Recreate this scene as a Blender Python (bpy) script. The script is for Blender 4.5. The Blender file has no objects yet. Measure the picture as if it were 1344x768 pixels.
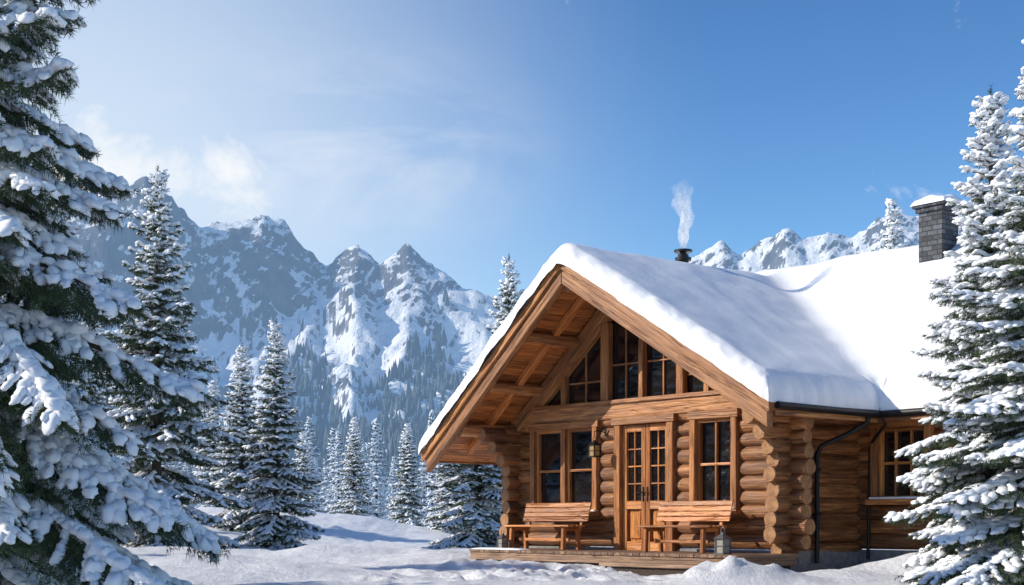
import bpy, math, random
import numpy as np
from mathutils import Vector, Matrix, noise
rad=math.radians
random.seed(3)
scene=bpy.context.scene
COL=scene.collection
# ------------------------------------------------------------------ node helpers
def new_mat(name):
    m=bpy.data.materials.new(name); m.use_nodes=True
    nt=m.node_tree; nt.nodes.clear()
    out=nt.nodes.new('ShaderNodeOutputMaterial'); b=nt.nodes.new('ShaderNodeBsdfPrincipled')
    nt.links.new(b.outputs[0],out.inputs[0])
    return m,nt,b,out
def nd(nt,t,**k):
    n=nt.nodes.new('ShaderNode'+t)
    for a,v in k.items(): setattr(n,a,v)
    return n
def ramp(nt,src,stops):
    r=nd(nt,'ValToRGB'); e=r.color_ramp.elements
    while len(e)>1: e.remove(e[-1])
    e[0].position=stops[0][0]; e[0].color=(*stops[0][1],1)
    for p,c in stops[1:]:
        x=e.new(p); x.color=(*c,1)
    nt.links.new(src,r.inputs[0]); return r
def mapping(nt,src,scale,loc=None):
    m=nd(nt,'Mapping'); m.inputs['Scale'].default_value=scale
    nt.links.new(src,m.inputs['Vector'])
    if loc is not None: nt.links.new(loc,m.inputs['Location'])
    return m.outputs[0]
def noisetex(nt,vec,scale,detail=6,rough=.6,dist=0):
    n=nd(nt,'TexNoise'); n.inputs['Scale'].default_value=scale; n.inputs['Detail'].default_value=detail
    n.inputs['Roughness'].default_value=rough; n.inputs['Distortion'].default_value=dist
    if vec is not None: nt.links.new(vec,n.inputs['Vector'])
    return n.outputs[0]
def bump(nt,h,b,strength,dist,prev=None):
    n=nd(nt,'Bump'); n.inputs['Strength'].default_value=strength; n.inputs['Distance'].default_value=dist
    nt.links.new(h,n.inputs['Height'])
    if prev is not None: nt.links.new(prev,n.inputs['Normal'])
    if b is not None: nt.links.new(n.outputs[0],b.inputs['Normal'])
    return n.outputs[0]
def mth(nt,op,a,b=None,clamp=False):
    n=nd(nt,'Math',operation=op,use_clamp=clamp)
    for i,v in enumerate((a,b)):
        if v is None: continue
        if isinstance(v,(int,float)): n.inputs[i].default_value=v
        else: nt.links.new(v,n.inputs[i])
    return n.outputs[0]
def mixc(nt,f,a,b,bt='MIX'):
    n=nd(nt,'MixRGB',blend_type=bt)
    for i,v in enumerate((f,a,b)):
        if isinstance(v,(int,float)): n.inputs[i].default_value=v
        elif isinstance(v,tuple): n.inputs[i].default_value=(*v,1)
        else: nt.links.new(v,n.inputs[i])
    return n.outputs[0]
def haze_emission(nt,b,out,maxf=.5,d0=60,d1=2600,col=(.34,.57,.92),st=.9):  # aerial haze painted into the material: bluish emission that grows with distance
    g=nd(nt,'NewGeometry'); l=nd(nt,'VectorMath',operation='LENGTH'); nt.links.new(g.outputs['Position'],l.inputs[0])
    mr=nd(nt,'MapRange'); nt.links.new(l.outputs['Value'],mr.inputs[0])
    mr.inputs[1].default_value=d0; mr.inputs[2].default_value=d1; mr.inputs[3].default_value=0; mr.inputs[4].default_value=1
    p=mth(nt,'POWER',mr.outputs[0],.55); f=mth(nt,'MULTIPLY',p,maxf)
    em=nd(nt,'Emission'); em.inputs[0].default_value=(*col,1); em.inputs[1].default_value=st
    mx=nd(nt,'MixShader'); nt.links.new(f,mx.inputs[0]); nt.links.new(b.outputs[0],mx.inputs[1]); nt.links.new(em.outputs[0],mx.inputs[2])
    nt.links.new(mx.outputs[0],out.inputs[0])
# ------------------------------------------------------------------ materials
def wood(name,c0,c1,c2,weather=.0,rough=.6,sc=1.,island=False):
    m,nt,b,out=new_mat(name)
    tc=nd(nt,'TexCoord'); oi=nd(nt,'ObjectInfo'); 
    off=nd(nt,'CombineXYZ'); rnd=mth(nt,'MULTIPLY',oi.outputs['Random'],37.)
    if island:
        g=nd(nt,'NewGeometry'); rnd=mth(nt,'MULTIPLY',g.outputs['Random Per Island'],37.)
    for i in range(3): nt.links.new(rnd,off.inputs[i])
    v=mapping(nt,tc.outputs['Object'],(7*sc,7*sc,.8*sc),off.outputs[0])
    n1=noisetex(nt,v,1.6,5,.65,.6)
    v2=mapping(nt,tc.outputs['Object'],(48*sc,48*sc,1.6*sc),off.outputs[0])
    n2=noisetex(nt,v2,1.,3,.6,.3)
    s=mth(nt,'ADD',mth(nt,'MULTIPLY',n1,.6),mth(nt,'MULTIPLY',n2,.4))
    r=ramp(nt,s,[(.36,c0),(.5,c1),(.64,c2)])
    v3=mapping(nt,tc.outputs['Object'],(16*sc,16*sc,.5*sc),off.outputs[0])
    n3=noisetex(nt,v3,1.,2,.5,.8)
    crack=ramp(nt,n3,[(.48,(1,1,1)),(.5,(.18,.15,.13)),(.52,(1,1,1))])
    c=mixc(nt,.8,r.outputs[0],crack.outputs[0],'MULTIPLY')
    hv=ramp(nt,mth(nt,'FRACT',mth(nt,'MULTIPLY',rnd,.37)),[(0,(.62,.58,.56)),(1,(1.2,1.15,1.1))])
    c=mixc(nt,1.,c,hv.outputs[0],'MULTIPLY')
    if weather>0:
        n4=noisetex(nt,tc.outputs['Object'],1.7,3,.6)
        w=ramp(nt,n4,[(.42,(0,0,0)),(.68,(weather,)*3)])
        c=mixc(nt,w.outputs[0],c,(.16,.10,.07))
    nt.links.new(c,b.inputs['Base Color']); b.inputs['Roughness'].default_value=rough
    bump(nt,mth(nt,'ADD',mth(nt,'ADD',n1,crack.outputs[0]),n2),b,.7,.016)
    return m
M_LOG=wood('log_wood',(.08,.027,.008),(.31,.12,.035),(.58,.28,.10),.35)
M_TRIM=wood('trim_wood',(.2,.07,.02),(.45,.18,.052),(.62,.3,.105),.1,.5)
M_BEAM=wood('beam_wood',(.15,.055,.02),(.40,.17,.058),(.6,.30,.115),.2,.55)
M_SOFF=wood('soffit_wood',(.28,.09,.025),(.52,.19,.05),(.68,.29,.09),0,.5,1.,True)
M_DECK=wood('deck_wood',(.12,.07,.045),(.27,.17,.11),(.4,.28,.19),.5,.7,1.,True)
M_BENCH=wood('bench_wood',(.3,.10,.03),(.56,.21,.055),(.68,.32,.105),0,.45)
M_DOOR=wood('door_wood',(.26,.085,.02),(.52,.20,.05),(.68,.33,.105),0,.4)
def mk_end():
    m,nt,b,out=new_mat('log_end_grain'); tc=nd(nt,'TexCoord')
    w=nd(nt,'TexWave',wave_type='RINGS',rings_direction='Z'); w.inputs['Scale'].default_value=14; w.inputs['Distortion'].default_value=2.5; w.inputs['Detail'].default_value=2; w.inputs['Detail Scale'].default_value=1.5
    nt.links.new(tc.outputs['Object'],w.inputs[0])
    n=noisetex(nt,tc.outputs['Object'],9,4,.6)
    s=mth(nt,'ADD',mth(nt,'MULTIPLY',w.outputs[1],.35),mth(nt,'MULTIPLY',n,.65))
    r=ramp(nt,s,[(.25,(.12,.05,.02)),(.5,(.35,.17,.07)),(.75,(.55,.31,.15))])
    nt.links.new(r.outputs[0],b.inputs['Base Color']); b.inputs['Roughness'].default_value=.75; bump(nt,s,b,.5,.01); return m
M_END=mk_end()
def mk_snow(name,a1,a2,bs,hz=False):
    m,nt,b,out=new_mat(name); g=nd(nt,'NewGeometry'); P=g.outputs['Position']
    b.inputs['Base Color'].default_value=(.87,.88,.90,1); b.inputs['Roughness'].default_value=.45
    b.inputs['Specular IOR Level'].default_value=.4
    n1=noisetex(nt,P,1.5,3,.55); n2=noisetex(nt,P,14,5,.8)
    h=mth(nt,'ADD',mth(nt,'MULTIPLY',n1,a1),mth(nt,'MULTIPLY',n2,a2))
    bump(nt,h,b,bs,1.)
    if hz: haze_emission(nt,b,out,.42)
    return m
M_SNOW=mk_snow('snow_roof',.03,.016,.55)
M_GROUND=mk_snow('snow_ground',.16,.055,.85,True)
def mk_ts():
    m,nt,b,out=new_mat('snow_on_branches'); b.inputs['Base Color'].default_value=(.87,.89,.92,1); b.inputs['Roughness'].default_value=.6; b.inputs['Specular IOR Level'].default_value=.2; return m
M_TSNOW=mk_ts()
def simple(name,c,r=.5,met=0,bs=0,sc=20):
    m,nt,b,out=new_mat(name); tc=nd(nt,'TexCoord'); n=noisetex(nt,tc.outputs['Object'],sc,4,.6)
    rr=ramp(nt,n,[(.3,tuple(x*.7 for x in c)),(.7,tuple(min(1,x*1.25) for x in c))])
    nt.links.new(rr.outputs[0],b.inputs['Base Color']); b.inputs['Roughness'].default_value=r; b.inputs['Metallic'].default_value=met
    if bs: bump(nt,n,b,bs,.02)
    return m
M_METAL=simple('black_metal',(.02,.02,.022),.45,.6)
M_GREY=simple('grey_lantern_metal',(.16,.17,.18),.4,.6)
M_CONC=simple('foundation_concrete',(.24,.23,.22),.9,0,.6,9)
M_CHINK=simple('chinking_dark',(.05,.035,.025),.9)
M_GLASSL=simple('lantern_glass',(.35,.33,.28),.1)
def mk_glass():
    m,nt,b,out=new_mat('window_glass'); g=nd(nt,'NewGeometry')
    n=noisetex(nt,g.outputs['Position'],2.2,4,.6)
    r=ramp(nt,n,[(.35,(.006,.006,.008)),(.7,(.022,.017,.013))])
    nt.links.new(r.outputs[0],b.inputs['Base Color']); b.inputs['Roughness'].default_value=.02; b.inputs['IOR'].default_value=1.75
    n2=noisetex(nt,g.outputs['Position'],1.3,1,.5); bump(nt,n2,b,.12,.03); return m
M_GLASS=mk_glass()
def mk_stone():
    m,nt,b,out=new_mat('chimney_stone'); tc=nd(nt,'TexCoord')
    sp=nd(nt,'SeparateXYZ'); nt.links.new(tc.outputs['Object'],sp.inputs[0])
    cb=nd(nt,'CombineXYZ'); nt.links.new(mth(nt,'ADD',sp.outputs[0],sp.outputs[1]),cb.inputs[0]); nt.links.new(sp.outputs[2],cb.inputs[1])
    br=nd(nt,'TexBrick'); nt.links.new(cb.outputs[0],br.inputs['Vector']); br.inputs['Scale'].default_value=1.
    br.inputs['Brick Width'].default_value=.2; br.inputs['Row Height'].default_value=.085; br.inputs['Mortar Size'].default_value=.008
    br.inputs['Color1'].default_value=(.045,.047,.055,1); br.inputs['Color2'].default_value=(.13,.135,.15,1); br.inputs['Mortar'].default_value=(.03,.03,.03,1)
    n=noisetex(nt,tc.outputs['Object'],18,5,.6)
    c=mixc(nt,.6,br.outputs[0],ramp(nt,n,[(.3,(.5,.5,.5)),(.7,(1.4,1.4,1.4))]).outputs[0],'MULTIPLY')
    nt.links.new(c,b.inputs['Base Color']); b.inputs['Roughness'].default_value=.85
    p=bump(nt,n,None,.5,.02); bump(nt,mth(nt,'SUBTRACT',1.,br.outputs[1]),b,.8,.02,p); return m
M_STONE=mk_stone()
def mk_needle(name,c0,c1,hz=0):
    m,nt,b,out=new_mat(name); g=nd(nt,'NewGeometry')
    r=ramp(nt,g.outputs['Random Per Island'],[(.0,c0),(1,c1)])
    nt.links.new(r.outputs[0],b.inputs['Base Color']); b.inputs['Roughness'].default_value=.65; b.inputs['Specular IOR Level'].default_value=.25
    if hz: haze_emission(nt,b,out,hz)
    return m
M_NEED=mk_needle('spruce_needles',(.03,.055,.028),(.08,.11,.048))
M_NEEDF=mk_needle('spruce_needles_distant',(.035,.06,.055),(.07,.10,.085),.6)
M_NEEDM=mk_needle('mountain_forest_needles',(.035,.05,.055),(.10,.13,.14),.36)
def mk_fsnow():
    m,nt,b,out=new_mat('snow_distant_trees'); b.inputs['Base Color'].default_value=(.78,.83,.9,1); b.inputs['Roughness'].default_value=.7; haze_emission(nt,b,out,.5); return m
M_FSNOW=mk_fsnow()
M_BARK=simple('spruce_bark',(.07,.05,.038),.9,0,.6,14)
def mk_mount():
    m,nt,b,out=new_mat('mountain_rock_snow'); g=nd(nt,'NewGeometry'); P=g.outputs['Position']
    sp=nd(nt,'SeparateXYZ'); nt.links.new(g.outputs['True Normal'],sp.inputs[0])
    n1=noisetex(nt,P,.012,8,.66); n2=noisetex(nt,mapping(nt,P,(1,1,.35)),.05,6,.72); n3=noisetex(nt,P,.003,3,.5)
    s=mth(nt,'ADD',sp.outputs[2],mth(nt,'MULTIPLY',mth(nt,'SUBTRACT',n1,.5),.65))
    s=mth(nt,'ADD',s,mth(nt,'MULTIPLY',mth(nt,'SUBTRACT',n2,.5),.7))
    s=mth(nt,'ADD',s,mth(nt,'MULTIPLY',mth(nt,'SUBTRACT',n3,.5),.3))
    pz=nd(nt,'SeparateXYZ'); nt.links.new(P,pz.inputs[0])
    mr=nd(nt,'MapRange'); nt.links.new(pz.outputs[2],mr.inputs[0]); mr.inputs[1].default_value=100; mr.inputs[2].default_value=420; mr.inputs[3].default_value=.2; mr.inputs[4].default_value=-.05
    s=mth(nt,'ADD',s,mr.outputs[0])
    f=ramp(nt,s,[(.58,(0,0,0)),(.64,(1,1,1))])
    rock=ramp(nt,n2,[(.3,(.05,.052,.062)),(.7,(.2,.19,.195))])
    c=mixc(nt,f.outputs[0],rock.outputs[0],(.89,.9,.92))
    nt.links.new(c,b.inputs['Base Color']); b.inputs['Roughness'].default_value=.8; b.inputs['Specular IOR Level'].default_value=.1
    h=mth(nt,'ADD',mth(nt,'MULTIPLY',n2,8.),mth(nt,'MULTIPLY',n1,24.)); bump(nt,h,b,.65,1.)
    haze_emission(nt,b,out,.40,60,2800); return m
M_MOUNT=mk_mount()
# ------------------------------------------------------------------ mesh helpers
def add_mesh(name,parts,mats,parent=None):
    me=bpy.data.meshes.new(name); vo=0; Vs=[];L=[];T=[];MI=[];SM=[]
    for V,F,mi,sm in parts:
        if len(F)==0: continue
        Vs.append(V); L.append((F+vo).ravel()); T.append(np.full(len(F),F.shape[1])); MI.append(np.full(len(F),mi)); SM.append(np.full(len(F),sm)); vo+=len(V)
    V=np.concatenate(Vs).astype(np.float32); L=np.concatenate(L).astype(np.int32); T=np.concatenate(T).astype(np.int32)
    me.vertices.add(len(V)); me.vertices.foreach_set('co',V.ravel())
    me.loops.add(len(L)); me.loops.foreach_set('vertex_index',L)
    me.polygons.add(len(T)); st=np.concatenate([[0],np.cumsum(T)[:-1]]).astype(np.int32)
    me.polygons.foreach_set('loop_start',st); me.polygons.foreach_set('loop_total',T)
    for m in mats: me.materials.append(m)
    me.polygons.foreach_set('material_index',np.concatenate(MI).astype(np.int32))
    me.polygons.foreach_set('use_smooth',np.concatenate(SM).astype(bool))
    me.update(calc_edges=True); me.validate()
    return me
def obj(name,me,parent=None,mat=None):
    o=bpy.data.objects.new(name,me); COL.objects.link(o)
    if parent: o.parent=parent
    if mat is not None: o.matrix_basis=mat
    return o
def frame(origin,axis,up=Vector((0,0,1))):
    z=Vector(axis).normalized(); up=Vector(up)
    if abs(z.dot(up))>.98: up=Vector((0,1,0))
    x=up.cross(z).normalized(); y=z.cross(x)
    M=Matrix((x,y,z)).transposed().to_4x4(); M.translation=Vector(origin); return M
def solid(name,verts,faces,axis,mats,parent,bev=.008):
    vs=[Vector(v) for v in verts]; o=sum(vs,Vector())/len(vs); M=frame(o,axis); Mi=M.inverted()
    me=bpy.data.meshes.new(name); me.from_pydata([Mi@v for v in vs],[],faces)
    for m in (mats if isinstance(mats,list) else [mats]): me.materials.append(m)
    ob=obj(name,me,parent,M)
    import bmesh
    bm=bmesh.new(); bm.from_mesh(me); bmesh.ops.recalc_face_normals(bm,faces=bm.faces)
    if bev:
        bmesh.ops.bevel(bm,geom=bm.edges[:],offset=bev,segments=1,affect='EDGES')
    bm.to_mesh(me); bm.free()
    return ob
HF=[(0,1,2,3),(7,6,5,4),(0,4,5,1),(1,5,6,2),(2,6,7,3),(3,7,4,0)]
def box(name,x0,x1,y0,y1,z0,z1,mat,parent,bev=.006):
    v=[(x0,y0,z0),(x1,y0,z0),(x1,y1,z0),(x0,y1,z0),(x0,y0,z1),(x1,y0,z1),(x1,y1,z1),(x0,y1,z1)]
    d=(abs(x1-x0),abs(y1-y0),abs(z1-z0)); a=[(1,0,0),(0,1,0),(0,0,1)][d.index(max(d))]
    bev=min(bev,min(d)*.3)
    return solid(name,v,HF,a,mat,parent,bev)
def beam(name,p0,p1,w,h,mat,parent,bev=.008):
    p0=Vector(p0);p1=Vector(p1); M=frame(p0,p1-p0); L=(p1-p0).length; v=[]
    for z in (0,L):
        for x,y in ((-w/2,-h/2),(w/2,-h/2),(w/2,h/2),(-w/2,h/2)): v.append(M@Vector((x,y,z)))
    return solid(name,v,HF,p1-p0,mat,parent,bev)
def log(name,p0,p1,r,parent,mats=None,seg=18,wob=.11):
    p0=Vector(p0);p1=Vector(p1);L=(p1-p0).length; n=max(2,int(L/.16)+1); sd=random.random()*100
    v=[];f=[];mi=[]
    zs=[0,.015]+[L*i/n for i in range(1,n)]+[L-.015,L]
    for k,z in enumerate(zs):
        e=.93 if k in(0,len(zs)-1) else 1.
        for i in range(seg):
            a=2*math.pi*i/seg
            rr=r*e*(1+wob*noise.noise(Vector((math.cos(a)*1.3+sd,math.sin(a)*1.3,z*1.4)))+wob*.5*noise.noise(Vector((math.cos(a)*3,math.sin(a)*3+sd,z*4))))
            v.append((rr*math.cos(a),rr*math.sin(a),z-L/2))
    K=len(zs)
    for k in range(K-1):
        for i in range(seg):
            j=(i+1)%seg; f.append((k*seg+i,k*seg+j,(k+1)*seg+j,(k+1)*seg+i)); mi.append(0)
    f.append(tuple(range(seg))[::-1]); mi.append(1); f.append(tuple((K-1)*seg+i for i in range(seg))); mi.append(1)
    me=bpy.data.meshes.new(name); me.from_pydata(v,[],f)
    for m in (mats or [M_LOG,M_END]): me.materials.append(m)
    for p,m_ in zip(me.polygons,mi): p.material_index=m_; p.use_smooth=(m_==0)
    return obj(name,me,parent,frame((p0+p1)/2,p1-p0))
def tube(name,pts,r,mat,parent,seg=10):
    cu=bpy.data.curves.new(name,'CURVE'); cu.dimensions='3D'; cu.bevel_depth=r; cu.bevel_resolution=3; cu.use_fill_caps=True
    s=cu.splines.new('POLY'); s.points.add(len(pts)-1)
    for p,q in zip(s.points,pts): p.co=(*q,1)
    cu.materials.append(mat); o=bpy.data.objects.new(name,cu); COL.objects.link(o); o.parent=parent; return o
# ------------------------------------------------------------------ ground
CAMH=.8
def fbm(x,y,s,o=3): return noise.fractal(Vector((x/s,y/s,3.7)),.9,2.,o)
GAUSS=[(2.75,19.1,.30,.55,.4),(3.4,19.5,.2,.7,.4),(4.6,20.4,.16,.7,.4),(6.3,21.4,.34,.9,.5),(8.2,20.2,.2,1.5,.8),(-1.4,27.6,.3,1.6,1.0),(-3.5,30,.35,2.6,1.2),(-11,60,1.5,7,5),(-16,50,1.0,6,5),(-8,34,.25,3,1.3),(-4,21.5,.14,3,.7),(-.5,23.6,.12,2.2,.5),(-5.5,25.5,.18,2.5,.7)]
random.seed(9)
HOL=[]
for k in range(26):
    t=k/25; x=-2.5+4.6*t+.5*math.sin(t*5); y=19.0+2.9*t**.8+(.14 if k%2 else -.14)+random.uniform(-.05,.05); HOL.append((x,y))
for k in range(44): HOL.append((random.uniform(-2.,3.3),random.uniform(18.8,23.6)))
def gz(x,y):
    d=math.hypot(x,y)
    amp=.14+min(max(d-40,0)/60,1)*.5
    z=amp*fbm(x,y,7.)+.085*fbm(x+9,y*1.6,1.7,5)
    if d>60: z+=min((d-60)/200,1)*2.*fbm(x,y,60)
    for cx,cy,h,sx,sy in GAUSS:
        q=((x-cx)/sx)**2+((y-cy)/sy)**2
        if q<9: z+=h*math.exp(-q)
    if -4<x<5 and 18<y<25:
        for hx,hy in HOL:
            q=((x-hx)**2+(y-hy)**2)/.019
            if q<6: z+=-.09*math.exp(-q)+.035*math.exp(-(math.sqrt(q)-1.7)**2*3)
    z-=.04
    if d<8: z*=.5
    return z
def ground():
    def axis(lo,hi,h,far):
        core=np.arange(lo,hi,h); out=[];s=h;v=hi
        while v<far: v+=s; s*=1.045; out.append(v)
        o2=[];s=h;v=lo
        while v>-far: v-=s; s*=1.045; o2.append(v)
        return np.array(o2[::-1]+list(core)+out)
    xs=axis(-7,8,.07,1400); ys=axis(17.5,27,.07,1400)
    X,Y=np.meshgrid(xs,ys); Z=np.array([gz(x,y) for x,y in zip(X.ravel(),Y.ravel())])
    V=np.stack([X.ravel(),Y.ravel(),Z],1); n=len(xs); i=np.arange(len(ys)-1); j=np.arange(n-1)
    A=(i[:,None]*n+j[None,:]).ravel(); F=np.stack([A,A+1,A+n+1,A+n],1)
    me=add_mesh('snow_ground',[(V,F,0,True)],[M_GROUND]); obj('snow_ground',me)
ground()
# ------------------------------------------------------------------ mountains
SK=[(-900,330),(-500,300),(-100,285),(0,274),(60,258),(80,262),(110,255),(140,248),(165,238),(190,226),(225,254),(262,288),(300,280),(345,266),(375,288),(400,318),(430,342),(470,314),(500,338),(535,315),(575,344),(610,362),(650,380),(700,395),(800,375),(870,345),(900,330),(925,318),(950,306),(970,318),(1000,308),(1030,292),(1055,304),(1085,290),(1120,300),(1150,280),(1175,262),(1200,274),(1260,258),(1344,250),(1900,290),(2300,340)]
MT={}
def mountains():
    na,nr=760,250
    A=np.linspace(-900,2300,na); R=np.concatenate([np.linspace(650,2600,nr-30),np.linspace(2630,4200,30)])
    Y0=2350.; sx=[s[0] for s in SK]; sy=[s[1] for s in SK]
    V=np.zeros((nr,na,3)); 
    for j,Y in enumerate(R):
        for i,a in enumerate(A):
            X=(a-672)/1900*Y
            wx=X+90*noise.noise(Vector((X/300,Y/300,1.))); wy=Y+140*noise.noise(Vector((X/300,Y/300,7.)))
            a2=672+1900*(wx)/Y if Y<Y0 else a
            cr=Y0+180*noise.noise(Vector((X/500,0,5.)))
            wq=min(abs(Y-cr)/250,1)*.4
            H=(685-np.interp(a*(1-wq)+a2*wq,sx,sy))/1900*cr
            t=(Y-700)/(cr-700)
            rg=noise.ridged_multi_fractal(Vector((wx/430,wy/800,2.3)),.9,2.1,7,1.,2.)
            rg=min(rg/2.1,1.15)
            if t<=1:
                pr=max(t,0)**1.9*.92+.08*max(t,0)
                am=.62*(1-.93*math.exp(-((t-1)/.09)**2))
            else:
                pr=max(1-(t-1)*1.1,0); am=.15*min((t-1)*10,1)+.04
            z=H*pr*(1-am*(1-rg))
            z+=13*noise.fractal(Vector((X/60,Y/60,0)),.75,2.,5)*min(max(t,0)*2,1)
            V[j,i]=(X,Y,z-3)
    MT['V']=V
    idx=np.arange(nr*na).reshape(nr,na); a=idx[:-1,:-1].ravel(); F=np.stack([a,a+1,a+na+1,a+na],1)
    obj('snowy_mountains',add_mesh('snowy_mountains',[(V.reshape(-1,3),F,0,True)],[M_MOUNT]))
mountains()
def mountain_forest():
    V=MT['V']; nr,na,_=V.shape; rs=np.random.RandomState(5); P=[]
    while len(P)<15000:
        j=rs.randint(5,185); i=rs.randint(200,500) if rs.rand()<.75 else rs.randint(0,na-1); v=V[j,i]+(V[j+1,i+1]-V[j,i])*rs.rand()
        py=685-1900*v[2]/v[1]; px=672+1900*v[0]/v[1]
        n=noise.fractal(Vector((v[0]/150,v[1]/240,9.)),.8,2.,5)
        lim=575+ (n*100) - 110*math.exp(-((px-560)/75)**2) -80*math.exp(-((px-400)/40)**2)
        if py>lim and py<672: P.append(v)
    P=np.array(P); n=len(P); h=rs.uniform(8,17,n)*(.7+P[:,1]/2600); r=h*.2
    k=6; an=np.linspace(0,2*np.pi,k,endpoint=False)
    ring=np.stack([np.cos(an),np.sin(an),0*an],1)
    VV=np.zeros((n,k+1,3)); VV[:,:k]=P[:,None]+ring[None]*r[:,None,None]*rs.uniform(.6,1.3,(n,k,1)); VV[:,k]=P+np.stack([0*h,0*h,h],1)
    f=np.array([(i,(i+1)%k,k) for i in range(k)]); F=(f[None]+(np.arange(n)*(k+1))[:,None,None]).reshape(-1,3)
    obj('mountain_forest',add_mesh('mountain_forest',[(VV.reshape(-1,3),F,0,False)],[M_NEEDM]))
mountain_forest()
# ------------------------------------------------------------------ spruce generator
def ico(sub):
    import bmesh
    bm=bmesh.new(); bmesh.ops.create_icosphere(bm,subdivisions=sub,radius=1); bm.verts.ensure_lookup_table()
    V=np.array([v.co[:] for v in bm.verts]); F=np.array([[v.index for v in f.verts] for f in bm.faces]); bm.free(); return V,F
ICO1=ico(2); ICO0=ico(1)
def norm(a): return a/np.maximum(np.linalg.norm(a,axis=-1,keepdims=True),1e-9)
def spruce(name,H,R,seed,lev,nper,tsp,npm,nl,nw,blob,snow=.8,sub=True,ico_=ICO1,mats=None,bw=1.,powr=.95,z0f=.05,gap=.0,droop=0.,jit=.25):
    rs=np.random.RandomState(seed); TP=[];TD=[];TL=[];BP=[];BD=[];BL=[];BW=[]; tubesV=[];tubesF=[];tv=0
    def add_tube(P,r0,r1,k=5):
        nonlocal tv
        n=len(P); r=np.linspace(r0,r1,n); d=norm(np.gradient(P,axis=0)); up=np.array([0,0,1.]) if abs(d[0,2])<.9 else np.array([1.,0,0])
        s=norm(np.cross(d,up)); u=np.cross(s,d); an=np.linspace(0,2*np.pi,k,endpoint=False)
        V=P[:,None]+r[:,None,None]*(np.cos(an)[None,:,None]*s[:,None]+np.sin(an)[None,:,None]*u[:,None])
        i=np.arange(n-1)[:,None]*k; j=np.arange(k)[None]; jj=(j+1)%k
        F=np.stack([(i+j),(i+jj),(i+k+jj),(i+k+j)],-1).reshape(-1,4)
        tubesV.append(V.reshape(-1,3)); tubesF.append(F+tv); tv+=n*k
    zz=np.linspace(0,H*.985,14); tr=np.stack([.02*H*.1*np.sin(zz*1.3+seed),.02*H*.1*np.cos(zz*1.1),zz],1); tr[:,:2]-=tr[0,:2]
    add_tube(tr,H*.017,.01,8)
    z=H*z0f; lf=1.
    while z<H*.985:
        t=z/H; n=nper if t<.85 else max(4,nper-2); ph=rs.rand()*6.28; lf=rs.uniform(.86,1.12)
        for b in range(n):
            if rs.rand()<gap: continue
            az=ph+b*2*np.pi/n+rs.uniform(-.35,.35); zb=z+rs.uniform(-.3,.3)*lev*(1-.5*t)
            L=R*((1-t)**powr)*rs.uniform(.66,1.16)*lf+.05
            if t<.12: L*=.8+t*1.6
            a=-.02+.75*t**1.6+rs.uniform(-.1,.1); bb=.42-.12*t+rs.uniform(-.06,.1)+droop
            ns=7; s=np.linspace(0,1,ns); ca,sa=math.cos(az),math.sin(az); wob=rs.uniform(-.12,.12)
            def P(s):
                r=L*s; sd=wob*L*s*s
                return np.stack([r*ca-sd*sa,r*sa+sd*ca,zb+L*(a*s-bb*s**2+.13*s**5)],-1)
            cp=P(s); add_tube(cp,.012+.011*L,.004,4)
            m=max(2,int(L/tsp)); ss=np.linspace(.14,.97,m)+rs.uniform(-.02,.02,m); pb=P(ss); tg=norm(P(ss+.02)-pb); sd_=norm(np.cross(tg,[0,0,1.]))
            for sg in(-1,1):
                an=rs.uniform(.75,1.15,m)[:,None]; d=tg*np.cos(an)+sg*sd_*np.sin(an); d[:,2]-=rs.uniform(.12,.5,m)+droop; d=norm(d)
                l=L*.40*np.minimum(1,(1-ss)*1.25+.16)*rs.uniform(.65,1.2,m)+.05
                l=np.minimum(l,.75)
                TP.append(pb);TD.append(d);TL.append(l)
            TP.append(cp[-2:-1]);TD.append(norm(cp[-1:]-cp[-2:-1]));TL.append(np.array([L*.22+.06]))
            nbk=max(1,int(L/(blob*1.5))); sb=np.linspace(.22,.97,nbk); pbk=P(sb); BP.append(pbk); BD.append(norm(P(sb+.02)-pbk)); BL.append(np.full(nbk,blob*1.15)*rs.uniform(.7,1.25,nbk)); BW.append(np.full(nbk,.62))
        z+=lev*(1-.55*t)
    TP=np.concatenate(TP);TD=np.concatenate(TD);TL=np.concatenate(TL)
    TP=np.vstack([TP,[[tr[-1,0],tr[-1,1],H*.93]]]);TD=np.vstack([TD,[[0,0,1.]]]);TL=np.append(TL,H*.07)
    keep=rs.rand(len(TL))<snow
    for k in range(4):
        msk=(TL>k*blob*1.3)&keep&(TD[:,2]<.9)
        c=TP[msk]+TD[msk]*np.minimum((k+.6)*blob*1.2,TL[msk]*.8)[:,None]
        BP.append(c);BD.append(TD[msk]);BL.append(blob*rs.uniform(.6,1.25,msk.sum()));BW.append(rs.uniform(.38,.72,msk.sum()))
    if sub:
        SP=[TP];SD=[TD];SL=[TL]
        for q in range(7):
            f=.18+q*.12; msk=TL>.16
            sd=norm(np.cross(TD[msk],[0,0,1.]))*(1 if q%2 else -1); d=norm(TD[msk]*.7+sd*.75+np.array([0,0,-1])*rs.uniform(.05,.6,(msk.sum(),1)))
            SP.append(TP[msk]+TD[msk]*(TL[msk]*f)[:,None]);SD.append(d);SL.append(np.minimum(TL[msk]*.38*(1.15-f)+.035,.2))
        AP=np.concatenate(SP);AD=np.concatenate(SD);AL=np.concatenate(SL)
    else: AP,AD,AL=TP,TD,TL
    cnt=np.maximum(3,(AL*npm).astype(int)); idx=np.repeat(np.arange(len(AL)),cnt); N=len(idx)
    u=rs.rand(N); p=AP[idx]+AD[idx]*(AL[idx]*u)[:,None]
    rv=norm(rs.normal(size=(N,3))); d=AD[idx]; rv=rv-(rv*d).sum(1,keepdims=True)*d; rv=norm(rv); nd_=norm(d*.75+rv*rs.uniform(.6,1.1,(N,1))+np.array([0,0,-.12]))
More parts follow.
